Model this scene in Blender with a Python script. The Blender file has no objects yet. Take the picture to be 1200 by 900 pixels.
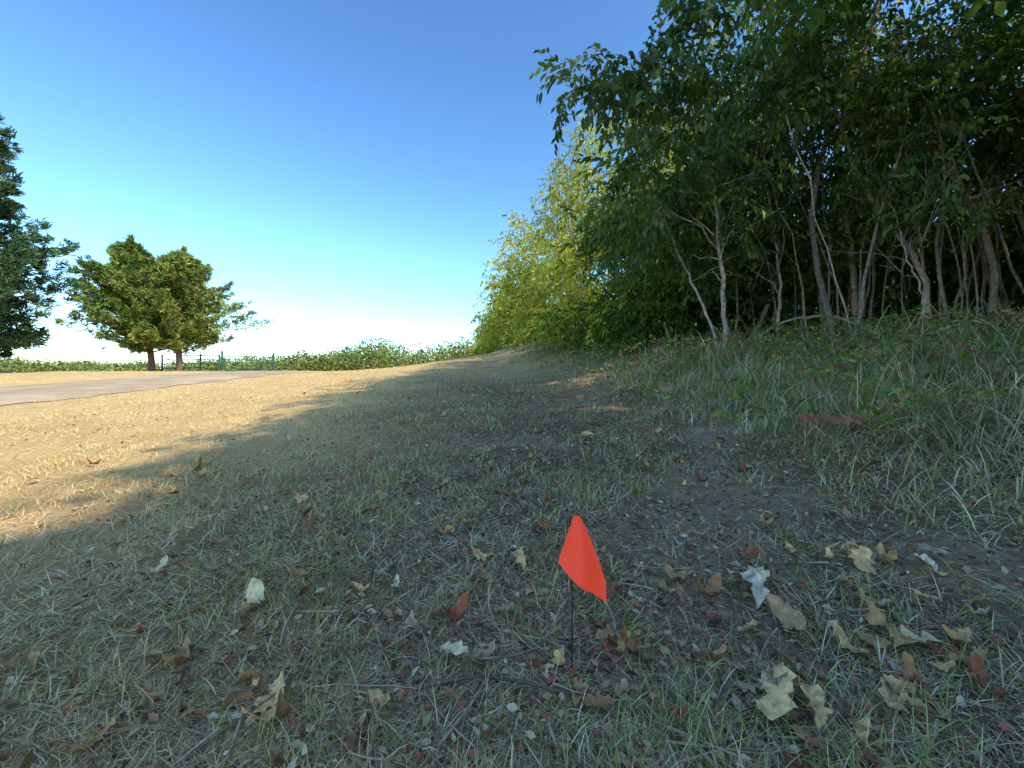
import bpy, math
import numpy as np
from mathutils import Vector
rng=np.random.default_rng(11)
sc=bpy.context.scene
PI=math.pi
def U(a,b,n=None): return rng.uniform(a,b,n)
def ss(a,b,x):
    t=np.clip((np.asarray(x,float)-a)/(b-a),0,1); return t*t*(3-2*t)
def hsh(i,j,s):
    v=np.sin(i*127.1+j*311.7+s*74.7)*43758.5453
    return v-np.floor(v)
def vn(x,y,f=1.0,s=0):
    x=np.asarray(x,float)*f; y=np.asarray(y,float)*f
    i=np.floor(x); j=np.floor(y); a=x-i; b=y-j
    a=a*a*(3-2*a); b=b*b*(3-2*b)
    return (hsh(i,j,s)*(1-a)+hsh(i+1,j,s)*a)*(1-b)+(hsh(i,j+1,s)*(1-a)+hsh(i+1,j+1,s)*a)*b
def fbm(x,y,f,s=0):
    return .5*vn(x,y,f,s)+.3*vn(x,y,f*2.1,s+3)+.2*vn(x,y,f*4.3,s+7)
# ---------------------------------------------------------------- terrain
def Hs(x,y):
    x=np.asarray(x,float); y=np.asarray(y,float)
    u=x+.11*np.clip(y,-40,90)
    yy=np.clip(y,-30,80)
    f=.055*yy-.0035*(np.clip(yy,18,34)-18)**2-.112*np.clip(yy-34,0,None)
    g=-.4*ss(0,8,-u)
    k=1+np.clip(y,0,25)/25*(1-ss(34,60,y))
    g=g+.40*ss(.5,4.6,u)*k+.075*np.clip(u-4.4,0,25)
    g=g+.66*ss(8,24,y)*ss(-4.0,3,u)*(1-ss(32,55,y))
    return f+g
def roadmask(x,y):
    u=np.asarray(x)+.11*np.clip(y,-40,90)
    return ss(-14.2,-13.3,u)*(1-ss(-8.5,-7.6,u))
def H(x,y):
    r=np.hypot(x,y)
    n=(fbm(x,y,.7,1)-.5)*.10+(fbm(x,y,4.0,2)-.5)*.045*np.exp(-r/12)
    return Hs(x,y)+n*(1-roadmask(x,y))*ss(.0,.6,r+.3)
def dirt(x,y):   # bare-soil patches 0..1
    d=1-ss(.10,.42,np.hypot((x-.80),(y-1.5)*.75)+(fbm(x,y,5,51)-.5)*.3)
    d2=1-ss(.1,.40,np.hypot(x-1.15,(y-.95))+(fbm(x,y,5,52)-.5)*.3)
    n=ss(.54,.66,fbm(x,y,2.4,53))*ss(-1.0,.6,x+.11*y)*(1-ss(2.0,3.0,x+.11*y))
    return np.clip(np.maximum(np.maximum(d,d2),n*.75),0,1)
# ---------------------------------------------------------------- materials
def newmat(n):
    m=bpy.data.materials.new(n); m.use_nodes=True
    nt=m.node_tree; nt.nodes.clear()
    o=nt.nodes.new('ShaderNodeOutputMaterial'); return m,nt,o
def attrmat(name,rough=.7,trans=.0,spec=.3,var=.35,scale=30,bump=0,simple=False):
    m,nt,o=newmat(name); N=nt.nodes; L=nt.links
    a=N.new('ShaderNodeAttribute'); a.attribute_name='Col'
    src=a.outputs['Color']
    if var>0:
        tc=N.new('ShaderNodeTexCoord'); no=N.new('ShaderNodeTexNoise'); no.inputs['Scale'].default_value=scale
        no.inputs['Detail'].default_value=2
        L.new(tc.outputs['Object'],no.inputs['Vector'])
        mr=N.new('ShaderNodeMapRange'); mr.inputs['From Min'].default_value=.3; mr.inputs['From Max'].default_value=.7
        mr.inputs['To Min'].default_value=1-var; mr.inputs['To Max'].default_value=1+var
        L.new(no.outputs['Fac'],mr.inputs['Value'])
        mx=N.new('ShaderNodeVectorMath'); mx.operation='SCALE'
        L.new(src,mx.inputs[0]); L.new(mr.outputs['Result'],mx.inputs['Scale']); src=mx.outputs[0]
    if simple:
        p=N.new('ShaderNodeBsdfDiffuse'); L.new(src,p.inputs['Color'])
    else:
        p=N.new('ShaderNodeBsdfPrincipled'); p.inputs['Roughness'].default_value=rough
        p.inputs['Specular IOR Level'].default_value=spec
        L.new(src,p.inputs['Base Color'])
    if bump:
        b=N.new('ShaderNodeBump'); b.inputs['Strength'].default_value=bump; b.inputs['Distance'].default_value=.01
        L.new(no.outputs['Fac'],b.inputs['Height']); L.new(b.outputs[0],p.inputs['Normal'])
    if trans>0:
        t=N.new('ShaderNodeBsdfTranslucent')
        g=N.new('ShaderNodeVectorMath'); g.operation='MULTIPLY'; g.inputs[1].default_value=(1.35,1.25,.6)
        L.new(src,g.inputs[0]); L.new(g.outputs[0],t.inputs['Color'])
        ms=N.new('ShaderNodeMixShader'); ms.inputs[0].default_value=trans
        L.new(p.outputs[0],ms.inputs[1]); L.new(t.outputs[0],ms.inputs[2]); L.new(ms.outputs[0],o.inputs[0])
    else: L.new(p.outputs[0],o.inputs[0])
    return m
M_leaf=attrmat('leaf_green',.5,.35,.3,0,3)
M_mass=attrmat('forest_leaf',.5,.3,.4,0,3,simple=True)
M_cedar=attrmat('cedar_needles',.7,0,.2,0,1.2,simple=True)
M_dist=attrmat('distant_foliage',.8,0,.1,0,.3,simple=True)
M_grass=attrmat('dry_grass',.75,0,.2,0,14,simple=True)
M_dead=attrmat('dead_leaf',.7,0,.2,.35,60,.4)
M_bark=attrmat('bark',.9,0,.15,.45,22,.8)

def rampmat_ground():
    m,nt,o=newmat('ground_soil_and_thatch'); N=nt.nodes; L=nt.links
    tc=N.new('ShaderNodeTexCoord')
    def noise(s,d=6,r=.6):
        n=N.new('ShaderNodeTexNoise'); n.inputs['Scale'].default_value=s; n.inputs['Detail'].default_value=d
        n.inputs['Roughness'].default_value=r; L.new(tc.outputs['Object'],n.inputs['Vector']); return n
    def ramp(src,st):
        r=N.new('ShaderNodeValToRGB'); e=r.color_ramp.elements
        e[0].position=st[0][0]; e[0].color=(*st[0][1],1); e[1].position=st[-1][0]; e[1].color=(*st[-1][1],1)
        for p,c in st[1:-1]:
            q=e.new(p); q.color=(*c,1)
        L.new(src,r.inputs[0]); return r
    a=N.new('ShaderNodeAttribute'); a.attribute_name='Col'
    sep=N.new('ShaderNodeSeparateColor'); L.new(a.outputs['Color'],sep.inputs[0])
    n1=noise(45,6,.75); n2=noise(1.3,4,.6)
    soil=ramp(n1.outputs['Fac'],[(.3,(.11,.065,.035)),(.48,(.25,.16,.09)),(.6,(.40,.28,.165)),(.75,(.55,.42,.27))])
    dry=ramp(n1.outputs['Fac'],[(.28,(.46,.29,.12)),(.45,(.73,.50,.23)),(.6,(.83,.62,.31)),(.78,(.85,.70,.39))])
    bare=ramp(n1.outputs['Fac'],[(.3,(.26,.16,.095)),(.5,(.49,.34,.21)),(.7,(.62,.45,.30))])
    def mix(f,x,y,bt='MIX'):
        mx=N.new('ShaderNodeMix'); mx.data_type='RGBA'; mx.blend_type=bt
        if f is None: mx.inputs[0].default_value=1
        else: L.new(f,mx.inputs[0])
        L.new(x,mx.inputs[6]); L.new(y,mx.inputs[7]); return mx.outputs[2]
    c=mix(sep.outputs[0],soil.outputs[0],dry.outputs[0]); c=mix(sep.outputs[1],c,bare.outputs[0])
    pat=ramp(n2.outputs['Fac'],[(.35,(.82,.80,.74)),(.65,(1.05,1.0,.95))])
    c=mix(None,c,pat.outputs[0],'MULTIPLY')
    p=N.new('ShaderNodeBsdfDiffuse')
    L.new(c,p.inputs['Color'])
    b=N.new('ShaderNodeBump'); b.inputs['Strength'].default_value=.8; b.inputs['Distance'].default_value=.015
    L.new(n1.outputs['Fac'],b.inputs['Height']); L.new(b.outputs[0],p.inputs['Normal']); L.new(p.outputs[0],o.inputs[0])
    return m
def road_mat():
    m,nt,o=newmat('chipseal_road'); N=nt.nodes; L=nt.links
    tc=N.new('ShaderNodeTexCoord')
    n=N.new('ShaderNodeTexNoise'); n.inputs['Scale'].default_value=35; n.inputs['Detail'].default_value=8; n.inputs['Roughness'].default_value=.8
    n2=N.new('ShaderNodeTexNoise'); n2.inputs['Scale'].default_value=.9; n2.inputs['Detail'].default_value=5
    for q in (n,n2): L.new(tc.outputs['Object'],q.inputs['Vector'])
    r=N.new('ShaderNodeValToRGB'); e=r.color_ramp.elements; e[0].position=.38; e[0].color=(.38,.28,.19,1); e[1].position=.62; e[1].color=(.80,.62,.44,1)
    L.new(n.outputs['Fac'],r.inputs[0])
    r2=N.new('ShaderNodeValToRGB'); e=r2.color_ramp.elements; e[0].position=.35; e[0].color=(.66,.63,.58,1); e[1].position=.65; e[1].color=(1.0,.96,.88,1)
    L.new(n2.outputs['Fac'],r2.inputs[0])
    a=N.new('ShaderNodeMix'); a.data_type='RGBA'; a.blend_type='MULTIPLY'; a.inputs[0].default_value=1
    L.new(r.outputs[0],a.inputs[6]); L.new(r2.outputs[0],a.inputs[7])
    p=N.new('ShaderNodeBsdfDiffuse')
    b=N.new('ShaderNodeBump'); b.inputs['Strength'].default_value=.5; b.inputs['Distance'].default_value=.01
    L.new(n.outputs['Fac'],b.inputs['Height']); L.new(b.outputs[0],p.inputs['Normal'])
    L.new(a.outputs[2],p.inputs['Color']); L.new(p.outputs[0],o.inputs[0]); return m
def plain(name,col,rough=.5,metal=0,trans=0,nv=.1,glow=0):
    m,nt,o=newmat(name); N=nt.nodes; L=nt.links
    n=N.new('ShaderNodeTexNoise'); n.inputs['Scale'].default_value=40
    r=N.new('ShaderNodeValToRGB'); e=r.color_ramp.elements
    e[0].color=(*[c*(1-nv) for c in col],1); e[1].color=(*[min(1,c*(1+nv)) for c in col],1)
    L.new(n.outputs['Fac'],r.inputs[0])
    p=N.new('ShaderNodeBsdfPrincipled'); p.inputs['Roughness'].default_value=rough; p.inputs['Metallic'].default_value=metal
    p.inputs['Specular IOR Level'].default_value=.2
    L.new(r.outputs[0],p.inputs['Base Color'])
    if glow:   # constant emission added so the sheet looks bright in shade, imitating fluorescent dye
        L.new(r.outputs[0],p.inputs['Emission Color']); p.inputs['Emission Strength'].default_value=glow
    if trans:
        t=N.new('ShaderNodeBsdfTranslucent'); L.new(r.outputs[0],t.inputs['Color'])
        ms=N.new('ShaderNodeMixShader'); ms.inputs[0].default_value=trans
        L.new(p.outputs[0],ms.inputs[1]); L.new(t.outputs[0],ms.inputs[2]); L.new(ms.outputs[0],o.inputs[0])
    else: L.new(p.outputs[0],o.inputs[0])
    return m
# ---------------------------------------------------------------- mesh helpers
def mk(name,V,F,mat,C=None,parent=None,smooth=False):
    V=np.ascontiguousarray(V,dtype=np.float32); F=np.ascontiguousarray(F,dtype=np.int32)
    me=bpy.data.meshes.new(name); k=F.shape[1]
    me.vertices.add(len(V)); me.vertices.foreach_set('co',V.ravel())
    me.loops.add(F.size); me.loops.foreach_set('vertex_index',F.ravel())
    me.polygons.add(len(F)); me.polygons.foreach_set('loop_start',np.arange(0,F.size,k,dtype=np.int32))
    me.polygons.foreach_set('loop_total',np.full(len(F),k,dtype=np.int32))
    if smooth: me.polygons.foreach_set('use_smooth',np.ones(len(F),dtype=bool))
    me.update(calc_edges=True)
    if C is not None:
        at=me.attributes.new('Col','FLOAT_COLOR','POINT')
        CC=np.ones((len(V),4),dtype=np.float32); CC[:,:3]=np.clip(C,0,.85); at.data.foreach_set('color',CC.ravel())
    me.materials.append(mat)
    ob=bpy.data.objects.new(name,me); sc.collection.objects.link(ob)
    if parent: ob.parent=parent
    return ob
def empty(name):
    e=bpy.data.objects.new(name,None); sc.collection.objects.link(e); return e
class Acc:
    def __init__(s): s.V=[];s.F=[];s.C=[];s.n=0
    def add(s,V,F,C):
        V=np.asarray(V,float).reshape(-1,3); F=np.asarray(F)
        C=np.broadcast_to(np.asarray(C,float),V.shape)
        s.V.append(V); s.F.append(F+s.n); s.C.append(C); s.n+=len(V)
    def out(s,name,mat,parent=None,smooth=False,tint=(1,1,1)):
        if not s.V: return None
        return mk(name,np.concatenate(s.V),np.concatenate(s.F),mat,np.concatenate(s.C)*np.array(tint),parent,smooth)
def tube(acc,P,R,col,sides=6):
    P=np.asarray(P,float); n=len(P); R=np.broadcast_to(R,(n,))
    T=np.gradient(P,axis=0); T/=np.linalg.norm(T,axis=1)[:,None]+1e-9
    ref=np.array([.31,.93,.17]) if abs(T[:,2]).mean()>.6 else np.array([.05,.1,1.])
    A=np.cross(T,ref); A/=np.linalg.norm(A,axis=1)[:,None]+1e-9; B=np.cross(T,A)
    a=np.linspace(0,2*PI,sides,endpoint=False)
    V=P[:,None]+R[:,None,None]*(np.cos(a)[None,:,None]*A[:,None]+np.sin(a)[None,:,None]*B[:,None])
    i=np.arange(n-1)[:,None]*sides; j=np.arange(sides)[None]; j2=(j+1)%sides
    F=np.stack([i+j,i+j2,i+sides+j2,i+sides+j],-1).reshape(-1,4)
    acc.add(V,F,col)
def smoothpath(P,n,jit=0.):
    P=np.asarray(P,float); t=np.linspace(0,len(P)-1,n)
    out=[]
    for tt in t:
        i=min(int(tt),len(P)-2); f=tt-i
        p0=P[max(i-1,0)];p1=P[i];p2=P[i+1];p3=P[min(i+2,len(P)-1)]
        out.append(.5*((2*p1)+(-p0+p2)*f+(2*p0-5*p1+4*p2-p3)*f*f+(-p0+3*p1-3*p2+p3)*f**3))
    out=np.array(out)
    if jit: out[1:]+=rng.normal(0,jit,out[1:].shape)
    return out
def ribbons(base,ang,length,width,lean,bend,k,col,twist=0.):
    n=len(base); V=np.zeros((n,2*k+1,3)); p=base.astype(float).copy()
    dh=np.stack([np.cos(ang),np.sin(ang),np.zeros(n)],1)
    tw=ang+PI/2+U(-1,1,n)*twist
    sd=np.stack([np.cos(tw),np.sin(tw),U(-.3,.3,n)],1)
    for j in range(k+1):
        s=j/k
        if j<k:
            w=width*(1-.55*s)*.5
            V[:,2*j]=p-sd*w[:,None]; V[:,2*j+1]=p+sd*w[:,None]
            th=lean+bend*(s+.5/k)
            p=p+(dh*np.sin(th)[:,None]+np.array([0,0,1.])*np.cos(th)[:,None])*(length/k)[:,None]
            p[:,2]=np.maximum(p[:,2],base[:,2]+.002+.004*hsh(p[:,0],p[:,1],1))
        else: V[:,2*k]=p
    T=[]
    for j in range(k-1):
        a=2*j; T+= [[a,a+1,a+3],[a,a+3,a+2]]
    T.append([2*k-2,2*k-1,2*k]); T=np.array(T)
    F=(np.arange(n)[:,None,None]*(2*k+1)+T[None]).reshape(-1,3)
    C=np.repeat(col,2*k+1,axis=0)
    return V.reshape(-1,3),F,C
def pick(pal,n,j=.18):
    pal=np.array(pal); c=pal[rng.integers(0,len(pal),n)]
    return c*(1+U(-j,j,(n,1)))*(1+U(-.06,.06,(n,3)))
def inst(T,Tf,pos,R,scale,colv,tc=None):
    n=len(pos);k=len(T)
    V=np.einsum('nij,kj->nki',R,T)*np.asarray(scale)[:,None,None]+pos[:,None]
    F=(np.arange(n)[:,None,None]*k+Tf[None]).reshape(-1,Tf.shape[1])
    C=np.repeat(colv,k,axis=0)
    if tc is not None: C=C*np.tile(tc,(n,1))
    return V.reshape(-1,3),F,C
def rotz(a,tilt,roll):
    n=len(a); ca,sa=np.cos(a),np.sin(a); ct,st=np.cos(tilt),np.sin(tilt); cr,sr=np.cos(roll),np.sin(roll)
    Z=np.zeros((n,3,3)); Z[:,0,0]=ca;Z[:,0,1]=-sa;Z[:,1,0]=sa;Z[:,1,1]=ca;Z[:,2,2]=1
    Y=np.zeros((n,3,3)); Y[:,0,0]=ct;Y[:,0,2]=st;Y[:,2,0]=-st;Y[:,2,2]=ct;Y[:,1,1]=1
    X=np.zeros((n,3,3)); X[:,0,0]=1;X[:,1,1]=cr;X[:,1,2]=-sr;X[:,2,1]=sr;X[:,2,2]=cr
    return Z@Y@X
# ---------------------------------------------------------------- ground
t=np.linspace(-7.6,7.6,440); g1=2*np.sinh(t)
X,Y=np.meshgrid(g1,g1); Z=H(X,Y)-.05*roadmask(X,Y)
n=len(g1); idx=np.arange(n*n).reshape(n,n)
F=np.stack([idx[:-1,:-1],idx[:-1,1:],idx[1:,1:],idx[1:,:-1]],-1).reshape(-1,4)
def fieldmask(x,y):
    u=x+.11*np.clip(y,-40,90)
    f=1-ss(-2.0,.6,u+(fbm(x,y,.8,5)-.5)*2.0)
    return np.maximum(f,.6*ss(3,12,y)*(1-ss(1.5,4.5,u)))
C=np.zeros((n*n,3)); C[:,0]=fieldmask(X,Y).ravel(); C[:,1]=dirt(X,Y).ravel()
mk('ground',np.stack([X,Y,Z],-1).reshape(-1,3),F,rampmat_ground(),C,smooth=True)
# road
ys=np.linspace(-30,62,240); uu=np.linspace(-13.1,-8.7,14)
Yr,Ur=np.meshgrid(ys,uu,indexing='ij'); Ur=Ur.copy()
Ur[:,0]+=(vn(ys,ys*0,1.1,4)-.5)*.5; Ur[:,-1]+=(fbm(ys,ys*0,1.3,9)-.5)*.9
Xr=Ur-.11*Yr; Zr=Hs(Xr,Yr)+.012+.03*np.sin(np.clip((Ur+13.1)/4.4,0,1)*PI)
Zr[:,0]-=.05; Zr[:,-1]-=.05
idx=np.arange(Yr.size).reshape(Yr.shape)
F=np.stack([idx[:-1,:-1],idx[:-1,1:],idx[1:,1:],idx[1:,:-1]],-1).reshape(-1,4)
mk('road',np.stack([Xr,Yr,Zr],-1).reshape(-1,3),F,road_mat(),smooth=True)
# ---------------------------------------------------------------- short grass and thatch
def polar(n,r0,r1,half=78):
    r=r0*(r1/r0)**U(0,1,n); a=np.radians(U(-half,half,n))
    return r*np.sin(a),r*np.cos(a),r
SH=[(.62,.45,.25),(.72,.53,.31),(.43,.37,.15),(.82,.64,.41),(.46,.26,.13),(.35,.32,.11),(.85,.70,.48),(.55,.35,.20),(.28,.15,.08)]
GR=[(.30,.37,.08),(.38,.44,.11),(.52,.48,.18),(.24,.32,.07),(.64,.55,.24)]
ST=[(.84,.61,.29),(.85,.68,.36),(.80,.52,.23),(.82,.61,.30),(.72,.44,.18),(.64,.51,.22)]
acc=Acc()
def thatch(N,r0,r1,lmul=1.):
    x,y,r=polar(N,r0,r1)
    keep=(roadmask(x,y)<.35)&(U(0,1,N)>dirt(x,y)*.8); x,y,r=x[keep],y[keep],r[keep]; N=len(x)
    f=fieldmask(x,y)
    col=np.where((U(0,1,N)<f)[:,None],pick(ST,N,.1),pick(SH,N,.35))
    L=(U(.016,.055,N))*(1+np.minimum(r,12)*.09)*lmul
    W=(.0010+.0008*r)*U(.6,1.4,N)*(1-.25*f)
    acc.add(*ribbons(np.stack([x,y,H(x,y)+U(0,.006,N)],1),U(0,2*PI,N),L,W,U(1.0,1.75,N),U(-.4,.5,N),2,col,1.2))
thatch(185000,.32,34); thatch(60000,.36,1.9,1.1)
NT=17500; tx,ty,tr=polar(NT,.38,24)
ok=(roadmask(tx,ty)<.1)&(U(0,1,NT)<(.08+2.3*np.clip(fbm(tx,ty,2.0,21)-.36,0,1)))&(U(0,1,NT)>dirt(tx,ty)); tx,ty,tr=tx[ok],ty[ok],tr[ok]
B=11; n=len(tx)
bx=np.repeat(tx,B)+rng.normal(0,1,n*B)*np.repeat(.010+.009*tr,B); by=np.repeat(ty,B)+rng.normal(0,1,n*B)*np.repeat(.010+.009*tr,B)
br=np.repeat(tr,B); N=n*B
ft=fieldmask(tx,ty)
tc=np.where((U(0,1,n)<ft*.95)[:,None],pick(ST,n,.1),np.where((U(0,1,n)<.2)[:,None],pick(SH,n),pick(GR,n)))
mixg=np.where(U(0,1,N)[:,None]<.72,np.repeat(tc,B,axis=0),np.where((U(0,1,N)<np.repeat(ft,B))[:,None],pick(ST,N,.1),pick(SH,N)))
L=U(.024,.066,N)*np.repeat(U(.6,1.4,n)*(1-.35*ft),B)*(1+np.minimum(br,10)*.04)
W=(.0013+.0008*br)*U(.6,1.3,N)
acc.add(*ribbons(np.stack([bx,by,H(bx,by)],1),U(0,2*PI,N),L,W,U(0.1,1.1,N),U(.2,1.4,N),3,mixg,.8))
acc.out('short_grass',M_grass)
# ---------------------------------------------------------------- tall grass along the bank
acc=Acc()
TG=[(.56,.43,.22),(.68,.54,.31),(.30,.33,.10),(.19,.26,.06),(.40,.35,.16),(.76,.63,.39),(.30,.19,.10),(.46,.36,.18),(.34,.36,.12)]
def tall(tx,ty,B,hmul):
    n=len(tx); N=n*B; tr=np.hypot(tx,ty)
    sp=np.repeat(U(.02,.09,n),B)
    bx=np.repeat(tx,B)+rng.normal(0,1,N)*sp; by=np.repeat(ty,B)+rng.normal(0,1,N)*sp
    tcl=pick(TG,n)*(.5+1.0*vn(tx,ty,1.6,77))[:,None]; col=np.where(U(0,1,N)[:,None]<.55,np.repeat(tcl,B,axis=0),pick(TG,N,.3))
    hh=np.repeat(U(.14,.5,n)*hmul,B)*U(.4,1.3,N)
    W=(.0018+.0009*np.repeat(tr,B))*U(.4,1.5,N)
    an=U(0,2*PI,N); side=np.repeat(U(0,2*PI,n),B); an=np.where(U(0,1,N)<.55,side+rng.normal(0,.5,N),an)
    acc.add(*ribbons(np.stack([bx,by,H(bx,by)],1),an,hh,W,U(0.02,1.4,N),U(.2,2.6,N),5,col,.7))
NT=9500; ty=1.5+U(0,1,NT)**1.5*32; tu=U(1.2,8.0,NT); tx=tu-.11*ty
dens=ss(1.5,3.2,tu+(fbm(tx,ty,.9,31)-.5)*1.8)*(.3+.7*(fbm(tx,ty,1.3,33)>.45))*(1-.55*ss(5,8,tu))
ok=(U(0,1,NT)<dens); tall(tx[ok],ty[ok],11,(.45+.65*ss(1.8,4,tu[ok]))*(.5+.9*vn(tx[ok],ty[ok],.9,61)))
NT=6800; ty=U(.2,5.5,NT); tu=1.1+U(0,1,NT)**1.3*3.6; tx=tu-.11*ty
dens=ss(1.0,1.8,tu-.12*ty+(fbm(tx,ty,1.4,36)-.5)*.8)
ok=(U(0,1,NT)<dens)&(np.hypot(tx,ty)>1.2); tall(tx[ok],ty[ok],11,(.40+.75*ss(1.3,2.6,tu[ok]))*(.5+.9*vn(tx[ok],ty[ok],1.3,62)))
acc.out('tall_grass',M_grass)
# ---------------------------------------------------------------- fallen leaves
acc=Acc()
def oakleaf(L,lobes,curl,fold):
    k=15; s=np.linspace(0,1,k)
    w=.30*np.sin(PI*np.clip(s*.93+.05,0,1))**.8*(.5+.5*np.abs(np.sin(PI*lobes*s+.6)))*L*(1+U(-.2,.2,k))
    w[0]=.008*L*2; w[-1]=.01*L
    w2=w*(1+U(-.2,.2,k))
    y=(s-.5)*L; zz=curl*L*(s-.5)**2*2+rng.normal(0,.012*L,k)
    bendx=rng.normal(0,.35)*L*(s-.5)**2
    mid=np.stack([bendx+rng.normal(0,.008*L,k),y,zz],1)
    a=fold+U(-.35,.35,k)
    Lf=mid+np.stack([-w*np.cos(a),-.12*w,w*np.sin(a)],1); a=fold+U(-.35,.35,k)+U(-.4,.4)
    Rt=mid+np.stack([w2*np.cos(a),-.12*w,w2*np.sin(a)],1)
    V=np.concatenate([Lf,mid,Rt]); i=np.arange(k-1)
    F=np.concatenate([np.stack([i,k+i,k+i+1,i+1],1),np.stack([k+i,2*k+i,2*k+i+1,k+i+1],1)])
    return V,F
DL=[(.82,.50,.21),(.85,.60,.31),(.46,.22,.09),(.42,.13,.06),(.56,.39,.23),(.80,.48,.20),(.54,.30,.14),(.85,.70,.48)]
hero=[(-.54,.85,.09,1),(-.27,.94,.035,7),(-.50,.955,.06,6),(-.07,1.05,.08,0),(-.105,.72,.07,1),(.53,.9,.10,7),(.57,.94,.07,1),(.86,1.0,.10,5),
(.55,.8,.09,6),(.41,.62,.10,0),(.45,.60,.075,5),(.70,.76,.11,5),(.73,.73,.09,1),(.56,.6,.08,1),(.18,.64,.05,6),(-.365,.605,.06,0),(.40,.97,.08,6),(1.0,.98,.07,7),(1.05,1.02,.07,4),
(-.78,1.5,.07,0),(-1.56,2.0,.10,0),(-1.5,1.95,.08,5),(-1.62,1.93,.07,2),(-.81,1.12,.07,6),(-.9,1.03,.06,1),(1.12,2.2,.09,2),(1.05,1.25,.07,4),(.98,.62,.07,4),(.1,1.25,.05,3),(.62,1.05,.06,3),(.35,.7,.04,3),(.78,.68,.05,2),(-.2,.8,.04,4)]
leaves=[(a,b,c*.92,DL[d]) for a,b,c,d in hero]
for i in range(1050):
    a,b,r_=polar(1,.62,9,72); a=float(a[0]);b=float(b[0]); uv=a+.11*b
    if U(0,1)>(.12+.78*float(ss(-1.0,1.2,uv))): continue
    leaves.append((a,b,U(.018,.06)*(1+.07*b),tuple(np.array(DL[rng.choice([0,0,2,2,3,3,4,5,5,6,6,6])])*.9)))
for (a,b,L,c) in leaves:
    V,F=oakleaf(L*1.15,rng.integers(2,5),U(-.5,1.3),U(-.2,.9))
    R=rotz(np.array([U(0,2*PI)]),np.array([rng.normal(0,.25)]),np.array([rng.normal(0,.25)]))[0]
    V=V@R.T; V[:,2]-=V[:,2].min(); V+=np.array([a,b,float(H(a,b))+U(.008,.02)])
    acc.add(V,F,np.array(c)*U(.8,1.12))
acc.out('fallen_leaves',M_dead,smooth=True)
N=25000; x,y,r=polar(N,.36,9,75); u=x+.11*y
ok=U(0,1,N)<(.15+.85*ss(-1.6,.8,u)); x,y,r=x[ok],y[ok],r[ok]; N=len(x)
T=np.array([[0,-.5,0],[.28,-.1,.10],[.16,.3,.12],[0,.55,.05],[-.2,.28,.1],[-.3,-.12,.14],[0,0,-.03]])
Tf=np.array([[6,0,1],[6,1,2],[6,2,3],[6,3,4],[6,4,5],[6,5,0]])
CR=[(.46,.25,.13),(.60,.40,.21),(.34,.13,.07),(.46,.16,.09),(.66,.50,.33),(.20,.11,.06),(.54,.32,.15),(.13,.08,.05)]
pos=np.stack([x,y,H(x,y)+U(.002,.018,N)],1)
V,F,C=inst(T,Tf,pos,rotz(U(0,6.28,N),rng.normal(0,.45,N),rng.normal(0,.45,N)),U(.006,.021,N)*(1+.12*r),pick(CR,N,.3))
mk('leaf_litter',V,F,M_grass,C)
acc=Acc()
for i in range(700):
    a,b,_=polar(1,.45,5.5,70); a=a[0];b=b[0]
    if a+.11*b<-1.2 and U(0,1)<.7: continue
    L=U(.03,.17)*(1+.1*b); an=U(0,PI*2); k=5; s=np.linspace(-.5,.5,k)*L; bend=rng.normal(0,.1)
    px=a+np.cos(an)*s-np.sin(an)*bend*s*s/L*2; py=b+np.sin(an)*s+np.cos(an)*bend*s*s/L*2
    P=np.stack([px,py,H(px,py)+U(.004,.022)],1)
    tube(acc,P,np.linspace(1,.5,k)*U(.0007,.0028),np.array([.38,.26,.18])*U(.4,1.6),4)
s=np.linspace(0,1,8); px=-.14+.3*s; py=.655+.02*np.sin(s*5); tube(acc,np.stack([px,py,H(px,py)+.018],1),np.linspace(.0035,.0018,8),(.18,.12,.09),5)
acc.out('twigs',M_bark)
# ---------------------------------------------------------------- leaf spray templates
def leaf_t(detail):
    if detail: 
        v=np.array([[0,0,0],[.3,.2,.05],[.3,-.2,.05],[.68,.17,.02],[.68,-.17,.02],[1.02,0,-.09],[.45,0,-.02]])
        f=np.array([[0,2,6],[0,6,1],[6,2,4],[6,4,3],[6,3,1],[4,5,3]])
    else:
        v=np.array([[0,0,0],[.42,.24,.06],[1,0,-.05],[.42,-.24,.06]]); f=np.array([[0,3,2],[0,2,1]])
    return v,f
def spray_t(detail,nl,leafL=.11,length=.5,seed=0):
    rg=np.random.default_rng(seed); lv,lf=leaf_t(detail); VV=[];FF=[];CC=[];o=0
    for i in range(nl):
        s=(i+.6)/nl; x=s*length; z=-.28*length*s*s*1.4
        side=1 if i%2 else -1
        yaw=side*rg.uniform(.5,1.3)*(1-.5*s); pit=rg.uniform(.2,1.15); rol=rg.uniform(-.7,.7)
        R=rotz(np.array([yaw]),np.array([pit]),np.array([rol]))[0]
        v=(lv*leafL*rg.uniform(.7,1.2))@R.T+np.array([x,rg.normal(0,.03),z+rg.normal(0,.02)])
        VV.append(v);FF.append(lf+o);CC.append(np.full((len(v),3),rg.uniform(.7,1.3)));o+=len(v)
    v=np.array([[0,0,0],[0,0,.006],[length,0,-.39*length]]); VV.append(v);FF.append(np.array([[0,1,2]])+o);CC.append(np.full((3,3),.8))
    return np.concatenate(VV),np.concatenate(FF),np.concatenate(CC)
HI=[spray_t(True,13,.115,.5,i) for i in range(6)]
LO=[spray_t(False,11,.125,.55,20+i) for i in range(6)]
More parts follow.
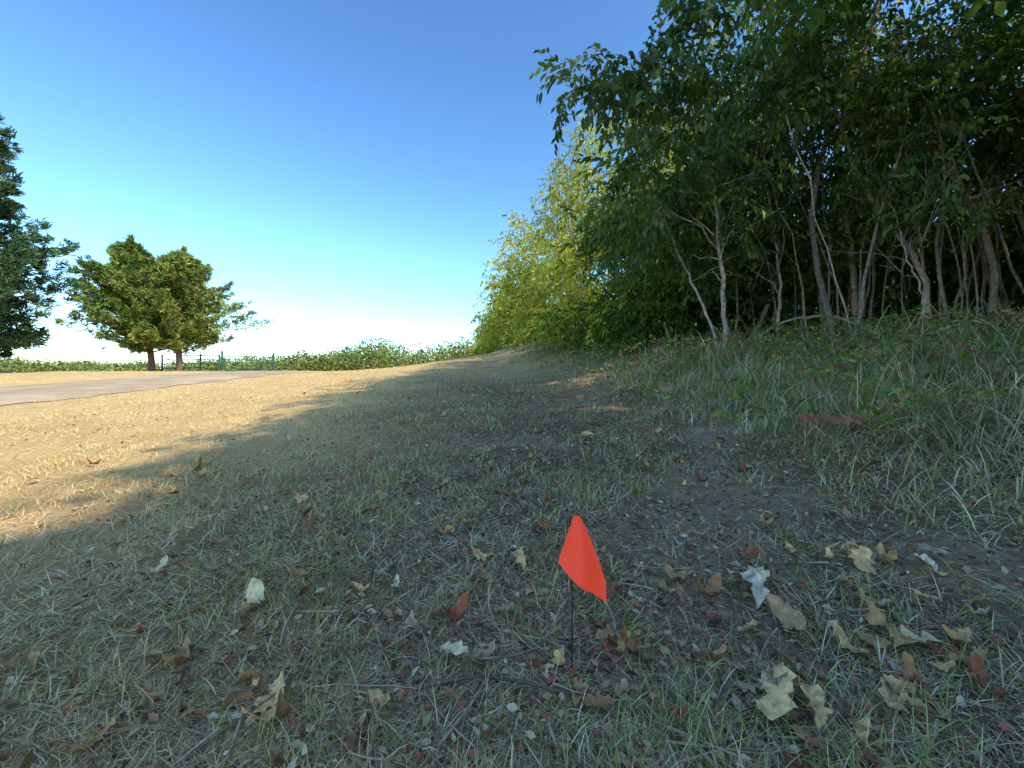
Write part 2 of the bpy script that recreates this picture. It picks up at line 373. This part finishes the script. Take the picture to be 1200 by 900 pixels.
def addsprays(acc,pos,scale,col,temps,tilt=0.,az=None):
    n=len(pos); which=rng.integers(0,len(temps),n)
    a=U(0,2*PI,n) if az is None else az
    R=rotz(a,rng.normal(tilt,.35,n),rng.normal(0,.35,n))
    for k,(T,Tf,tc) in enumerate(temps):
        m=which==k
        if m.sum(): 
            V,F,C=inst(T,Tf,pos[m],R[m],scale[m],col[m],tc); acc.add(V,F,C)
GL=[(.09,.165,.032),(.115,.195,.04),(.065,.13,.03),(.16,.21,.045),(.08,.15,.04)]
YL=[(.38,.43,.06),(.46,.48,.08),(.31,.39,.06),(.53,.48,.10)]  # sunlit brightness put into the leaf colour for the far edge trees
def blob(c,r,n):
    d=rng.normal(0,1,(n,3)); d/=np.linalg.norm(d,axis=1)[:,None]
    return np.asarray(c)+d*(U(0,1,n)**.45)[:,None]*np.asarray(r)
# ---------------------------------------------------------------- named saplings on the edge
BK=np.array([.46,.38,.30])
def sapling(bx,by,offs,r0,crown,nb=9,cscale=1.0):
    root=empty('sapling_tree'); bark=Acc(); fol=Acc()
    z0=float(H(bx,by))-.05
    P=[(bx,by,z0)]+[(bx+o[0],by+o[1],z0+o[2]) for o in offs]
    P=smoothpath(P,26,.012); R=r0*(1-.75*np.linspace(0,1,26)**1.1); R[0]*=1.35
    tube(bark,P,R,BK*U(.9,1.3),7)
    tips=[]
    for b in range(nb):
        i=int(U(8,25)); p=P[i]; az=U(0,2*PI); L=U(.5,1.5)*(1.1-.4*i/26); up=U(.4,1.3)
        d=np.array([np.cos(az)*math.cos(up),np.sin(az)*math.cos(up),math.sin(up)])
        k=8; s=np.linspace(0,1,k)[:,None]; Q=p+d*L*s+np.array([0,0,-.18*L])*s**2; Q[1:]+=rng.normal(0,.018,Q[1:].shape)
        tube(bark,Q,np.linspace(R[i]*.55,.003,k),BK*U(.7,1.1),5)
        tips+= [Q[-1],Q[5]]
        for q in range(2):
            j=int(U(3,7)); dd=d+rng.normal(0,.55,3); S=Q[j]+dd*U(.25,.6)*np.linspace(0,1,4)[:,None]
            tube(bark,S,np.linspace(.005,.002,4),BK*.8,4); tips.append(S[-1])
    for (cx,cy,cz,rr,ns) in crown:
        c=np.array([cx,cy,cz]); dist=np.linalg.norm(P-c,axis=1); i=min(max(int(np.argmin(dist))-4,4),25)
        k=9; s=np.linspace(0,1,k)[:,None]
        Q=P[i]*(1-s)+c*s+np.array([0,0,.25])*np.sin(s*PI); Q[1:-1]+=rng.normal(0,.03,Q[1:-1].shape)
        tube(bark,Q,np.linspace(min(R[i]*.7,.022),.004,k),BK*.75,5)
        pos=blob(c,(rr,rr,rr*.75),ns)
        for q in range(7):
            e=blob(c,(rr*.8,)*3,1)[0]; S=Q[6]+(e-Q[6])*np.linspace(0,1,5)[:,None]; S[1:-1]+=rng.normal(0,.025,(3,3))
            tube(bark,S,np.linspace(.007,.002,5),BK*.7,4)
        addsprays(fol,pos,U(.75,1.15,ns)*cscale,pick(GL,ns,.25),HI,.15)
    tp=np.array(tips); tp=tp[tp[:,2]>z0+1.7]
    if len(tp):
        tp=np.repeat(tp,3,axis=0)+rng.normal(0,.09,(len(tp)*3,3))
        addsprays(fol,tp,U(.6,1.0,len(tp)),pick(GL,len(tp),.3),HI,.2)
    bark.out('trunk_and_branches',M_bark,root,True); fol.out('foliage',M_leaf,root)
sapling(3.13,6.0,[(-.05,0,.9),(-.14,-.05,1.7),(-.35,-.2,2.7),(-.8,-.5,3.6)],.038,
  [(.85,5.0,3.95,.42,34),(1.35,5.1,4.1,.5,50),(1.9,5.2,4.3,.6,60),(1.6,5.3,3.4,.5,38),(2.5,5.6,3.6,.55,40),(1.75,5.6,2.7,.45,24),(2.2,4.9,4.9,.6,56)],14)
sapling(3.3,6.4,[(-.3,.1,.9),(-.8,.1,2.0),(-1.2,0,2.9)],.024,[(1.9,6.3,2.4,.5,30),(1.6,6.6,3.0,.55,36),(2.4,6.6,3.2,.6,40)],9)
sapling(6.08,8.0,[(-.1,0,1.2),(-.3,0,2.4),(-1.4,-.3,3.7)],.055,[(4.0,7.4,4.6,.8,60),(4.8,7.6,5.0,.8,60)],9)
sapling(6.3,7.5,[(-.1,0,1.4),(-.35,0,2.9),(-1.0,-.3,5.4)],.06,[(5.0,7,5.6,.9,60),(5.8,7,5.0,.8,60)],9)
sapling(6.15,6.0,[(-.2,0,1.2),(-.8,0,1.95),(-1.35,-.1,2.8),(-1.9,-.3,4.3)],.045,[(4.0,5.5,4.6,.7,60),(4.8,5.4,4.3,.7,60),(3.3,5.2,4.3,.6,50)],12)
sapling(7.6,6.5,[(-.08,0,1.5),(-.75,0,2.7),(-1.3,-.1,3.4),(-1.8,-.3,4.9)],.055,[(5.8,6,4.6,.8,70),(6.6,6,4.4,.8,70),(7.3,5.8,4.2,.7,60)],11)
sapling(8.4,9.0,[(-.25,0,2.4),(-.8,0,4.7),(-1.2,0,7)],.07,[(7.2,8.6,6.2,1,60),(7.9,8.6,5.4,.9,60)],8)
sapling(5.84,8.6,[(-.3,0,1.4),(-.6,0,2.6),(-1.4,-.1,4.1)],.045,[(4.2,8.3,4.6,.8,60),(3.6,8.0,4.1,.7,60),(4.0,8.2,2.9,.6,50)],9)
sapling(4.5,7.0,[(.05,0,1.2),(-.2,-.1,2.5),(-.5,-.3,4)],.03,[(3.6,6.6,4.4,.7,60),(3.1,6.8,3.5,.6,50),(3.4,6.9,2.4,.5,40)],11)
sapling(8.2,5.9,[(-.1,0,1.4),(.1,-.1,2.8),(-.2,-.2,4.5)],.05,[(7.8,5.6,4.4,.8,70)],11)
sapling(5.2,5.3,[(.1,0,.7),(-.15,0,1.3),(-.3,0,1.9)],.018,[],10)
# ---------------------------------------------------------------- forest mass
forest=empty('forest'); fol=Acc(); bark=Acc()
ey=[-30,8,12,18,26,35,60]; eu=[5.8,5.8,5.0,4.5,3.6,3.1,2.5]; eh=[8.2,8.2,7.4,8.8,7.8,6.6,6.4]
rows=[0,2.8,6,10,15,21]
for ri,off in enumerate(rows):
    yy=-1.
    while yy<58:
        step=2.3+.25*ri
        cu=np.interp(yy,ey,eu)+off+U(-.5,.5); hy=np.interp(yy,ey,eh)*U(.9,1.08)+.3*ri*(yy>6)
        cx=cu-.11*yy; cy=yy+U(-.6,.6); yy+=step
        if (cy>15 and ri>2) or (cy>24 and ri>1) or (cy<2 and ri>3): continue
        z0=float(H(cx,cy)); dist=math.hypot(cx,cy)
        if ri<=1 and cy<9.5: zb=2.7
        elif ri==2 and cy<7: zb=1.2
        else: zb=.2
        if dist<26 and cy>5:
            P=smoothpath([(cx,cy,z0-.1),(cx+U(-.5,.5),cy+U(-.3,.3),z0+hy*.3),(cx+U(-.9,.9),cy+U(-.6,.6),z0+hy*.65),(cx+U(-1,1),cy,z0+hy*.95)],12,.02)
            tube(bark,P,np.linspace(U(.03,.07),.015,12),BK*U(.4,.9),6)
        if dist<13 and ri<3: sc_,per,nb=1.05,38,12
        elif dist<24: sc_,per,nb=1.45,24,11
        else: sc_,per,nb=2.0,18,10
        if ri>=3: sc_,per=2.3,15
        for b in range(nb):
            tt=(b+.5)/nb; zc=z0+zb+.4+(hy-zb-.8)*tt
            rad=1.55*math.sin(PI*(.18+.72*tt))+.2; a=U(0,2*PI); q=U(.25,1)*rad
            c=(cx+q*math.cos(a),cy+q*math.sin(a),zc); rr=U(.65,1.1)
            pos=blob(c,(rr,rr,rr*.8),per)
            pos=pos[pos[:,2]>H(pos[:,0],pos[:,1])+.15]; m=len(pos)
            if m==0: continue
            yl=np.clip(.04+.86*float(ss(8,14,cy))*(ri<2)+.1*tt,0,.95)  # more of the lit-look colour on far edge trees and higher up
            bc=U(.75,1.25)
            col=np.where(U(0,1,m)[:,None]<yl,pick(YL,m,.2),pick(GL,m,.25))*bc
            addsprays(fol,pos,U(.75,1.2,m)*sc_,col,LO,.15)
# woodland edge beside and behind viewpoint, leaf shell shaped to cast the foreground shadow
n=8200
y_=U(-24,5.0,n); u_=U(3.9,8.6,n); x_=u_-.11*y_
top=(u_+1.0+(fbm(x_,y_,.55,91)-.5)*1.1)/.843  # crown height set by where the shadow edge should fall
z_=Hs(x_,y_)+top-U(0,1,n)**1.2*1.7
ok=~((y_>1.0)&(z_<4.2)); x_,y_,z_=x_[ok],y_[ok],z_[ok]; n=len(x_)
addsprays(fol,np.stack([x_,y_,z_],1),U(1.4,2.0,n),pick(GL,n,.3),LO,.15)
n=2600; y_=U(-24,1.0,n); u_=U(4.6,7.6,n); x_=u_-.11*y_; z_=Hs(x_,y_)+U(.5,6,n)
addsprays(fol,np.stack([x_,y_,z_],1),U(1.6,2.2,n),pick(GL,n,.3),LO,.15)
n=4200; y_=U(-18,7.5,n); u_=U(8.6,12.5,n); x_=u_-.11*y_; z_=Hs(x_,y_)+U(.3,9.5,n)  # leaf fill added to block sun leaking onto the right bank
ok=~((y_>4.5)&(z_<3.5)&(u_<9.5)); addsprays(fol,np.stack([x_,y_,z_],1)[ok],U(1.7,2.4,ok.sum()),pick(GL,int(ok.sum()),.3),LO,.15)
for i in range(16):
    cy=-23+1.5*i; cx=U(5.6,7.4)-.11*cy; z0=float(H(cx,cy)); 
    P=smoothpath([(cx,cy,z0-.1),(cx+U(-.3,.3),cy+U(-.3,.3),z0+3),(cx+U(-.6,.6),cy,z0+5.5),(cx+U(-.6,.6),cy,z0+7.5)],10,.02)
    tube(bark,P,np.linspace(U(.05,.09),.02,10),BK*U(.6,1.0),6)
def clump(x_,y_,zc,rr,m,yl,s_):
    z0=float(H(x_,y_)); pos=blob((x_,y_,z0+zc),(rr,rr,rr*.9),m); pos=pos[pos[:,2]>z0+.1]; m=len(pos)
    col=np.where(U(0,1,m)[:,None]<yl,pick(YL,m,.2),pick(GL,m,.25))*U(.7,1.2)
    addsprays(fol,pos,U(.7,1.1,m)*s_,col,LO,.1)
for i in range(170):
    y_=U(8,40) if i<120 else U(8.5,15); u_=np.interp(y_,ey,eu)+U(-1.9,1.5); rr=U(.4,.9)
    clump(u_-.11*y_,y_,rr*.7+U(0,.7),rr,22,.1+.8*float(ss(9,15,y_)),1+y_/40)
for i in range(80):
    y_=U(7.5,12.5); u_=U(3.6,6.5); rr=U(.5,.9); clump(u_-.11*y_,y_,U(1,3.6),rr,34,.08,1.0)
for i in range(50):
    y_=U(7.8,11); u_=U(6.5,13); rr=U(.35,.8); clump(u_-.11*y_,y_,U(.3,3.4),rr,20,.05,.95)
for i in range(300):
    y_=U(3,17); u_=U(9.0,20)
    if u_<10.5 and y_<9: continue
    rr=U(.9,1.6); clump(u_-.11*y_,y_,U(.3,3.6),rr,20,.02,1.9)
for i in range(120):
    y_=U(5.6,12);u_=U(5.2,13);x_=u_-.11*y_
    z0=float(H(x_,y_)); l=U(-1.0,.6)
    P=smoothpath([(x_,y_,z0-.1),(x_+l*.3+U(-.2,.2),y_,z0+1.3),(x_+l+U(-.3,.3),y_+U(-.4,.4),z0+2.8),(x_+l*1.7,y_,z0+4.5)],12,.02)
    tube(bark,P,np.linspace(U(.010,.032),.006,12),BK*U(.6,1.2),5)
fol.out('foliage',M_mass,forest); bark.out('trunks',M_bark,forest,True)
# weeds
acc=Acc(); n=3600
y_=.2+U(0,1,n)**1.4*13; u_=U(1.4,8.5,n); x_=u_-.11*y_; ok=(np.hypot(x_,y_)>1.5)&(U(0,1,n)<.35+.65*ss(1.6,3.2,u_)); x_,y_=x_[ok],y_[ok]; n=len(x_)
pos=np.stack([x_,y_,H(x_,y_)+U(.03,.42,n)],1); rr_=U(0,1,n)[:,None]
col=np.where(rr_<.05,pick([(.55,.16,.09),(.5,.33,.17)],n),np.where(rr_<.32,pick([(.52,.34,.18),(.40,.24,.12)],n),pick([(.17,.27,.05),(.13,.21,.045),(.26,.33,.08)],n)))
addsprays(acc,pos,U(.22,.55,n),col,HI,-.5)
acc.out('weeds',M_leaf)
# fallen branch, arched
acc=Acc(); P=smoothpath([(4.1,6.9,float(H(4.1,6.9))+.28),(4.8,7.0,float(H(4.8,7))+.5),(5.6,7.0,float(H(5.6,7))+.47),(6.3,6.9,float(H(6.3,6.9))+.0)],20,.008)
tube(acc,P,np.linspace(.02,.034,20),(.70,.61,.50),6)
P=smoothpath([(4.1,6.9,float(H(4.1,6.9))+.28),(3.9,6.95,float(H(3.9,6.9))+.1),(3.8,7,float(H(3.8,7.))-.05)],8); tube(acc,P,.014,(.66,.57,.47),6)
acc.out('fallen_branch',M_bark,smooth=True)
# ---------------------------------------------------------------- cedars
def tuft(seed):
    rg=np.random.default_rng(seed); V=[];F=[];C=[];o=0
    for i in range(11):
        d=rg.normal(0,1,3)*np.array([.5,.5,.45])+np.array([.9,0,.25]); d/=np.linalg.norm(d)
        s=np.cross(d,rg.normal(0,1,3)); s/=np.linalg.norm(s); l=rg.uniform(.14,.28); p=rg.normal(0,.06,3)
        V+=[p-s*.018,p+s*.018,p+d*l*.6+s*.025,p+d*l,p+d*l*.6-s*.025]; F+=[[o,o+1,o+2],[o,o+2,o+4],[o+4,o+2,o+3]]; o+=5
        C+=[[rg.uniform(.7,1.3)]*3]*5
    return np.array(V),np.array(F),np.array(C)
TU=[tuft(i) for i in range(5)]
def cedar(bx,by,h,rmax,zb,trunk_r,nbr,pal,skew=(0,0),per=24,wid=.30,pw=1.35,name='cedar_tree'):
    root=empty(name); bark=Acc(); fol=Acc(); z0=float(H(bx,by))-.1
    P=smoothpath([(bx,by,z0),(bx+skew[0]*.2,by,z0+h*.3),(bx+skew[0]*.7,by,z0+h*.65),(bx+skew[0],by,z0+h)],16,.02)
    tube(bark,P,np.linspace(trunk_r,.02,16),(.17,.12,.09),8)
    POS=[];AZ=[];TI=[]
    sd=int(abs(bx*7))%23
    for b in range(nbr):
        t_=((b+U(0,1))/nbr)**1.05; z=z0+zb+(h-zb)*t_*.93; az=U(0,2*PI)
        lump=.60+.75*float(vn(az*1.9+5,t_*7,1,sd))
        prof=min(1,(t_+.16)/.30)**.8*(1-max(0,(t_-.18)/.82)**pw)+.05
        L=rmax*prof*lump*U(.72,1.12)
        i=np.interp(z,P[:,2],np.arange(16)); c=np.array([np.interp(i,np.arange(16),P[:,k]) for k in range(3)])
        up=U(.15,.6)+.5*t_
        d=np.array([math.cos(az)*math.cos(up),math.sin(az)*math.cos(up),math.sin(up)])
        s=np.linspace(0,1,6)[:,None]; Q=c+d*L*s+np.array([0,0,-.05*L])*s
        tube(bark,Q,np.linspace(.045*(1-t_)+.012,.006,6),(.16,.12,.09),4)
        q_=np.maximum(U(.0,1,per),U(.1,1,per)); tap=(1.15-q_)[:,None]
        pp=c+d*L*q_[:,None]+rng.normal(0,1,(per,3))*np.array([.3,.3,.2])*tap*(.45+L*wid)
        POS.append(pp); AZ.append(az+rng.normal(0,.6,per)); TI.append(-up*.8+rng.normal(0,.4,per))
    m=60; q_=U(0,1,m)
    POS.append(P[-1]+np.stack([rng.normal(0,.16,m)*(1-q_),rng.normal(0,.16,m)*(1-q_),-1.0+q_*1.2],1)); AZ.append(U(0,6,m)); TI.append(np.full(m,-1.1))
    POS=np.concatenate(POS);AZ=np.concatenate(AZ);TI=np.concatenate(TI); n=len(POS)
    cl=.45+1.1*vn(POS[:,0]+POS[:,2],POS[:,1]-POS[:,2]*.7,1.3,3)
    col=pick(pal,n,.2)*cl[:,None]; R=rotz(AZ,TI,U(0,6,n)); wh=rng.integers(0,5,n)
    for k,(T,Tf,tc_) in enumerate(TU):
        m=wh==k; V,F,C=inst(T,Tf,POS[m],R[m],U(.75,1.25,m.sum()),col[m],tc_); fol.add(V,F,C)
    bark.out('trunk',M_bark,root,True); fol.out('foliage',M_cedar,root)
CP=[(.10,.175,.035),(.14,.20,.04),(.19,.24,.045),(.07,.13,.03),(.23,.26,.055)]
cedar(-24.6,28,9.1,4.2,1.4,.22,250,CP,(-1.3,0),per=32,pw=1.25)
cedar(-23.0,28.3,8.4,3.9,1.4,.22,215,[(.18,.21,.045),(.24,.26,.06),(.11,.17,.04)],(.5,0),per=32,pw=1.25)
cedar(-25.0,18,15.5,3.7,.4,.28,430,[(.055,.10,.04),(.04,.08,.038),(.08,.13,.05)],(-.4,0),per=34,wid=.36,pw=2.4)  # shaded look put into the needle colour, darker and bluer than the others
# ---------------------------------------------------------------- distant trees
acc=Acc()
T=np.array([[-.5,-.5,0],[.5,-.45,.1],[.55,.5,0],[-.45,.55,.15]]); Tf=np.array([[0,1,2],[0,2,3]])
for i in range(430):
    yv=U(78,135); X_=U(-1.6,.12)*yv
    s=X_/yv
    top=float(np.interp(s,[-1.6,-1.25,-1.05,-.8,-.6,-.42,-.33,-.26,-.1,.1],[7.6,7.0,6.2,6.0,7.8,9.4,12.6,10.0,11.8,12]))*(yv/98)*U(.75,1.03)
    rr=U(2.5,4.5); z0=float(Hs(X_,yv)); m=330
    pos=blob((X_,yv,z0+top*.5),(rr,rr,top*.5),m)
    col=pick([(.16,.205,.05),(.20,.24,.06),(.12,.165,.045),(.25,.25,.075)],m,.2)*U(.6,1.15)
    V,F,C=inst(T,Tf,pos,rotz(U(0,6.28,m),U(-1.2,1.2,m),U(-1.2,1.2,m)),U(.2,.45,m),col); acc.add(V,F,C)
acc.out('distant_trees',M_dist)
# ---------------------------------------------------------------- pipe fence + gate
Mg=plain('green_painted_pipe',(.04,.10,.07),.5)
def pipe(root,name,P,r):
    a=Acc(); tube(a,np.array(P,float),r,(0,0,0),8); return a.out(name,Mg,root,True)
fence=empty('pipe_fence'); fy=30.
def gz(x): return float(H(x,fy))
xs=[-25.6,-24.2,-22.8,-21.4]
for i,x_ in enumerate(xs): pipe(fence,'post_%d'%i,[(x_,fy,gz(x_)-.3),(x_,fy,gz(x_)+.6),(x_,fy,gz(x_)+1.35)],.055)
for k,h_ in enumerate((.35,.65,.95,1.25)): pipe(fence,'rail_%d'%k,[(x_,fy,gz(x_)+h_) for x_ in xs],.03)
gate=empty('farm_gate')
pipe(gate,'gate_post',[(-21.2,fy,gz(-21.2)-.3),(-21.2,fy,gz(-21.2)+.7),(-21.2,fy,gz(-21.2)+1.6)],.07)
pipe(gate,'latch_post',[(-17.9,fy+.8,gz(-17.9)-.3),(-17.9,fy+.8,gz(-17.9)+.7),(-17.9,fy+.8,gz(-17.9)+1.5)],.06)
for k,h_ in enumerate((.3,.5,.72,.95,1.2)): pipe(gate,'bar_%d'%k,[(-21.05,fy,gz(-21)+h_),(-19.5,fy+.4,gz(-20)+h_),(-18.0,fy+.8,gz(-18)+h_)],.026)
for k,x_ in enumerate((-21.05,-20.0,-19.0,-18.0)):
    yq=fy+(x_+21.05)/3.05*.8; pipe(gate,'stile_%d'%k,[(x_,yq,gz(x_)+.3),(x_,yq,gz(x_)+.7),(x_,yq,gz(x_)+1.2)],.026)
# ---------------------------------------------------------------- survey flag
flag=empty('survey_flag')
fx,fyy=.103,.70; gz0=float(H(fx,fyy)); q=.00146
a=Acc(); s=np.linspace(0,1,10); tube(a,np.stack([fx-.004*s+.003*np.sin(s*3),fyy+.0*s,gz0-.03+(.275+.03)*s],1),.0011,(0,0,0),6)
a.out('wire_staff',plain('dark_steel_wire',(.05,.045,.04),.45,.7),flag,True)
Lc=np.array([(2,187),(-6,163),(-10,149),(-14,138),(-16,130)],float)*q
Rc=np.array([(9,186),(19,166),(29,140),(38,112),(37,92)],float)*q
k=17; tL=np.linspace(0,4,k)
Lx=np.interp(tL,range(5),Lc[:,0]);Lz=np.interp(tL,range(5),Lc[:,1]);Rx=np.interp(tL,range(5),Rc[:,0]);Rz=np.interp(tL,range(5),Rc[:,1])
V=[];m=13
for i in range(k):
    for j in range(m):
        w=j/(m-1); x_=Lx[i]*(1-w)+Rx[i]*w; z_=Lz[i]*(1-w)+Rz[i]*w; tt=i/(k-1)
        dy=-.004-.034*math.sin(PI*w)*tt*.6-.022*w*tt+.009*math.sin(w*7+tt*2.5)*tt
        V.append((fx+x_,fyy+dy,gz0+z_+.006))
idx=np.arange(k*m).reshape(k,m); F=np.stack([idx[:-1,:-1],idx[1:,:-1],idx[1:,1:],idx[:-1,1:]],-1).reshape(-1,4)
fo=mk('flag_sheet',np.array(V),F,plain('fluorescent_orange_vinyl_glow',(1.0,.085,.04),.45,0,.25,.03,glow=.42),None,flag,True)  # emission added to the orange vinyl to lift it out of the shade
# ---------------------------------------------------------------- light, sky, camera
el=math.radians(40); ah=math.radians(45+6.3)   # sun to the right and behind
to=Vector((math.sin(ah)*math.cos(el),-math.cos(ah)*math.cos(el),math.sin(el)))
sd=bpy.data.lights.new('sun','SUN'); sd.energy=5.0; sd.angle=math.radians(.55); sd.color=(1,.91,.74)
so=bpy.data.objects.new('sun',sd); sc.collection.objects.link(so); so.rotation_euler=(-to).to_track_quat('-Z','Y').to_euler(); so.location=(10,-10,20)
w=bpy.data.worlds.new('World'); sc.world=w; w.use_nodes=True; nt=w.node_tree; nt.nodes.clear()
sk=nt.nodes.new('ShaderNodeTexSky'); sk.sky_type='NISHITA'; sk.sun_disc=False; sk.sun_elevation=el; sk.sun_rotation=math.atan2(to.x,to.y)
sk.air_density=1.0; sk.dust_density=.7; sk.ozone_density=1.0
def vm(op,src,v):
    q_=nt.nodes.new('ShaderNodeVectorMath'); q_.operation=op; nt.links.new(src,q_.inputs[0]); q_.inputs[1].default_value=v; return q_.outputs[0]
c=vm('MULTIPLY',sk.outputs[0],(.15*1.58,.15*1.99,.15*2.15))
gm=nt.nodes.new('ShaderNodeGamma'); gm.inputs[1].default_value=1.32; nt.links.new(c,gm.inputs[0])
c=vm('MULTIPLY',gm.outputs[0],(1/.15,1/.15,1/.15))
bg=nt.nodes.new('ShaderNodeBackground'); bg.inputs[1].default_value=.15
wo=nt.nodes.new('ShaderNodeOutputWorld'); nt.links.new(c,bg.inputs[0]); nt.links.new(bg.outputs[0],wo.inputs[0])
cd=bpy.data.cameras.new('camera'); cd.lens=14.4; cd.sensor_width=36; cd.clip_start=.02; cd.clip_end=6000
co=bpy.data.objects.new('camera',cd); sc.collection.objects.link(co); co.location=(0,0,.55); co.rotation_euler=(math.radians(90-1.19),0,0)
sc.camera=co
sc.view_settings.view_transform='Standard'; sc.view_settings.look='None'; sc.view_settings.exposure=0
